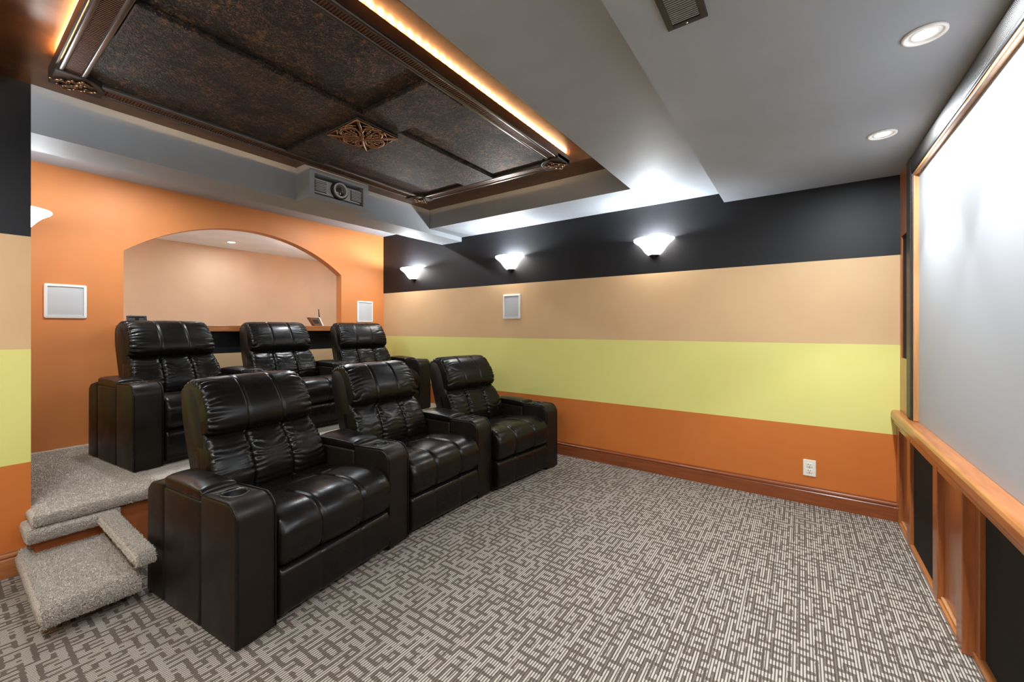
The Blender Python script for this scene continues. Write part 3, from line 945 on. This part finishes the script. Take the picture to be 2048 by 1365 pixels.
def build_arm(parent, sgn, taper):
    inner = sgn * (SW / 2 + .004)
    outer = lambda p: arm_side(p[0], inner, taper, sgn)
    inn = lambda p: inner
    bm = bmesh.new()
    # three upholstered blocks: rear, under the lid, front with the cup holder
    rear = [(-.78, .004), (-.605, .004), (-.605, .546), (-.66, .543), (-.74, .525), (-.775, .49)]
    mid = [(-.603, .004), (-.277, .004), (-.277, .530), (-.603, .530)]
    arc = [(-.075 + .075 * math.sin(a), .488 + .075 * math.cos(a)) for a in [math.pi / 2 * i / 8 for i in range(9)]]
    front = [(-.275, .004), (0, .004)] + list(reversed(arc)) + [(-.275, .556)]
    for pts in (rear, mid, front):
        prism(pts, 'y', inn, outer, .014, 28, 3, bm)
    arm = sharp(obj('arm', bm, 'leather_side', parent), 50)
    # bore for the cup
    cx = -.155; cy = inner + sgn * (AW / 2 + .155 * taper * .5)
    cb = bmesh.new()
    bmesh.ops.create_cone(cb, cap_ends=True, cap_tris=False, segments=28, radius1=.043, radius2=.043, depth=.16, matrix=Matrix.Translation((cx, cy, .54)))
    cut = obj('cup_cutter', cb, 'cup_black')
    cut.parent = parent
    bpy.context.view_layer.update()
    md_ = arm.modifiers.new('bore', 'BOOLEAN'); md_.object = cut; md_.operation = 'DIFFERENCE'; md_.solver = 'EXACT'
    dg = bpy.context.evaluated_depsgraph_get()
    nm = bpy.data.meshes.new_from_object(arm.evaluated_get(dg))
    arm.modifiers.clear(); old = arm.data; arm.data = nm; bpy.data.meshes.remove(old)
    arm.data.materials.clear(); arm.data.materials.append(M['leather_side'])
    bpy.data.objects.remove(cut)
    bm = lathe(bmesh.new(), [(.0003, .468), (.0415, .468), (.0425, .556), (.046, .5645), (.050, .5665), (.053, .564), (.054, .558)], 32, center=(cx, cy, 0))
    obj('cup_holder', bm, 'cup_black', arm, True)
    # padded lid, front edge folded down
    y_at = lambda p: inner + (outer(p) - inner) * ((p.y - 0) / 1.0)
    bm = round_box(-.606, -.272, .02, .98, .526, .576, .02, .016, 0, 1, 0, None)
    for vv in bm.verts:
        f = vv.co.y; o_ = outer(vv.co)
        lift = .010 * math.sin(math.pi * min(1, max(0, (vv.co.x + .606) / .334))) * (1 - (2 * f - 1) ** 2) + .006 * (vv.co.x + .27) / -.33
        # the rounded ends were made in unit y, so keep a soft crown across the width
        vv.co.y = inner + (o_ - inner) * f
        if vv.co.z > .55: vv.co.z += lift - .010 * abs(2 * f - 1) ** 3
    obj('lid', bm, 'leather', arm, True)
    # piping along both edges of the front block
    for edge in (inn, outer):
        off = sgn * .010 if edge is inn else -sgn * .010
        pts = [(-.272, .556), (-.19, .5595), (-.10, .5615)] + arc[1:] + [(0, .42), (0, .25), (0, .10), (0, .012)]
        bm = tube(bmesh.new(), [(px + .001, edge((px, pz)) + off * .35, pz + .001) for px, pz in pts], .0036, 6)
        obj('piping', bm, 'leather', arm, True)
    return arm

def recliner(name, loc, yaw, label, group, arms, seed):
    e = empty(name, loc, yaw)
    tag(e, label, 'recliner', group)
    SB = .118      # stitched seams at +-SB
    def groove(y, c, w=.0060): return math.exp(-((y - c) / w) ** 2)
    # ---- seat
    seat = [(-.60, .400), (-.44, .428), (-.31, .450), (-.17, .464), (-.07, .462), (-.005, .435), (.030, .385), (.032, .32), (.016, .262), (-.03, .236), (-.15, .238), (-.40, .26), (-.57, .30)]
    def dseat(s, y, d, p):
        a = -.012 * (groove(y, SB) + groove(y, -SB))
        if p.z > .36: a -= .008 * math.exp(-((p.x + .30) / .006) ** 2)
        a += .007 * math.cos(math.pi * y / (2 * SB)) ** 2 * .6
        a += .0085 * pleat(s, d, .040, seed) * (1.3 if p.x > -.1 else .3)
        a += .0022 * nz(p.x * 7, y * 5, seed + 3)
        a += .0016 * nz(p.x * 16, y * 55, seed + 8) * math.exp(-((abs(y) - SB) / .05) ** 2)
        return a
    obj('seat', pillow(seat, -SW / 2 + .003, SW / 2 - .003, 110, 112, .028, dseat), 'leather', e, True)
    # ---- footrest
    foot = [(-.05, .232), (-.005, .232), (.016, .215), (.022, .17), (.022, .10), (.014, .05), (-.01, .032), (-.05, .035), (-.055, .13)]
    def dfoot(s, y, d, p):
        a = -.008 * (groove(y, SB, .005) + groove(y, -SB, .005))
        a += .004 * math.exp(-d / .03) * nz(s * 45, d * 9, seed + 5)
        a += .0016 * nz(p.z * 6, y * 4, seed + 6)
        return a
    obj('footrest', pillow(foot, -SW / 2 + .004, SW / 2 - .004, 44, 84, .014, dfoot), 'leather', e, True)
    # ---- underframe
    obj('base', B(-.76, -.05, -SW / 2 + .01, SW / 2 - .01, .0, .24), 'black_plastic', e)
    # ---- back shell with leather sides
    def wl2(q): q.y *= 1.03 - .075 * max(0, (q.z - .45)) / .5; return q
    shell = [bp(-.36, -.10), bp(-.36, .0), bp(-.05, .04), bp(.20, .055), bp(.40, .065), bp(.51, .045), bp(.552, -.01), bp(.54, -.07), bp(.40, -.105), bp(.1, -.115)]
    obj('back_shell', pillow(shell, -.296, .296, 60, 20, .012, None, wl2), 'leather_side', e, True)
    # ---- three lumbar channels
    lum = [bp(-.07, .01), bp(-.04, .066), bp(.03, .098), bp(.12, .104), bp(.19, .094), bp(.245, .072), bp(.285, .030), bp(.29, -.02), bp(.20, -.05), bp(.05, -.05), bp(-.07, -.03)]
    cuts = [-.304, -.104, .104, .304]
    def wl(q): q.y *= 1.045 - .10 * (q.z - .45) / .25; return q
    def wh(q): q.y *= 1.0 - .05 * max(0, (q.z - .72) / .25); return q
    for q in range(3):
        y0, y1 = cuts[q], cuts[q + 1]
        def dl(s, y, d, p, q=q):
            a = .0165 * pleat(s, d, .050, seed + 11 * q, 98) + .002 * math.exp(-d / .05) * nz(s * 40, d * 9, seed + 31 * q)
            a += .005 * nz(p.z * 8 + q, y * 6, seed + 2) + .0015 * nz(p.z * 20, y * 5 + q, seed + 9)
            a -= .008 * max(0, 1 - d / .05) ** 2
            return a
        obj('back_channel', pillow(lum, y0 - .003, y1 + .003, 110, 52, .026, dl, wl), 'leather', e, True)
    # ---- headrest roll
    head = [bp(.262, .02), bp(.256, .080), bp(.282, .118), bp(.345, .136), bp(.42, .130), bp(.49, .112), bp(.540, .080), bp(.574, .020), bp(.572, -.050), bp(.54, -.088), bp(.42, -.095), bp(.30, -.07)]
    HB = .096
    def dh(s, y, d, p):
        a = -.0095 * (groove(y, HB, .005) + groove(y, -HB, .005))
        a += .0190 * pleat(s, d, .060, seed + 41, 95) + .002 * math.exp(-d / .06) * nz(s * 40, d * 10, seed + 47)
        a += .0030 * nz(p.z * 7, y * 4, seed + 43)
        a -= .010 * max(0, 1 - d / .09) ** 2
        a += .006 * math.cos(math.pi * y / .64)
        return a
    obj('headrest', pillow(head, -.292, .292, 130, 130, .020, dh, wh), 'leather', e, True)
    for sgn, taper in arms:
        build_arm(e, sgn, taper)
    return e

def copy_tree(o, parent=None):
    c = o.copy(); COL.objects.link(c); c.parent = parent
    for ch in list(o.children): copy_tree(ch, c)
    return c

DYAW = 6.75
yaws = [math.radians(a) for a in (8.0, 1.25, -5.5)]
tp = math.tan(math.radians(DYAW))
def lat(a, d): return Vector((-math.sin(a) * d, math.cos(a) * d, 0))
C2 = Vector((-1.905, 1.960, 0))
C1 = C2 - lat(yaws[1], SW / 2 + .004) - lat(yaws[0], AW + SW / 2 + .004)
C3 = C2 + lat(yaws[1], SW / 2 + .004 + AW) + lat(yaws[2], SW / 2 + .004)
C1 = C1 - lat(yaws[0], .005)
C3 = C3 + Vector((.04, .012, 0))
# the wedge arm's outer edge turns with the next chair
front_row = [
    recliner('recliner', C1, yaws[0], 'black leather recliner in front row next to the carpeted steps', 'front row recliners', [(-1, -.035), (1, tp)], 1.3),
    recliner('recliner', C2, yaws[1], 'middle black leather recliner of the front row on patterned carpet', 'front row recliners', [(1, tp)], 22.7),
    recliner('recliner', C3, yaws[2], 'black leather recliner in front row beside the striped wall', 'front row recliners', [(1, 0.0)], 63.1),
]
OFF = Vector((-1.70, .070, .3205))
back_labels = ['black leather recliner on the platform below the square speaker and black frame',
               'middle black leather recliner on the platform before the wooden ledge',
               'black leather recliner on the platform in the corner by the striped wall']
for o, lb in zip(front_row, back_labels):
    c = copy_tree(o)
    c.location = Vector(o.location) + OFF
    c['label'] = lb; c['group'] = 'back row recliners'
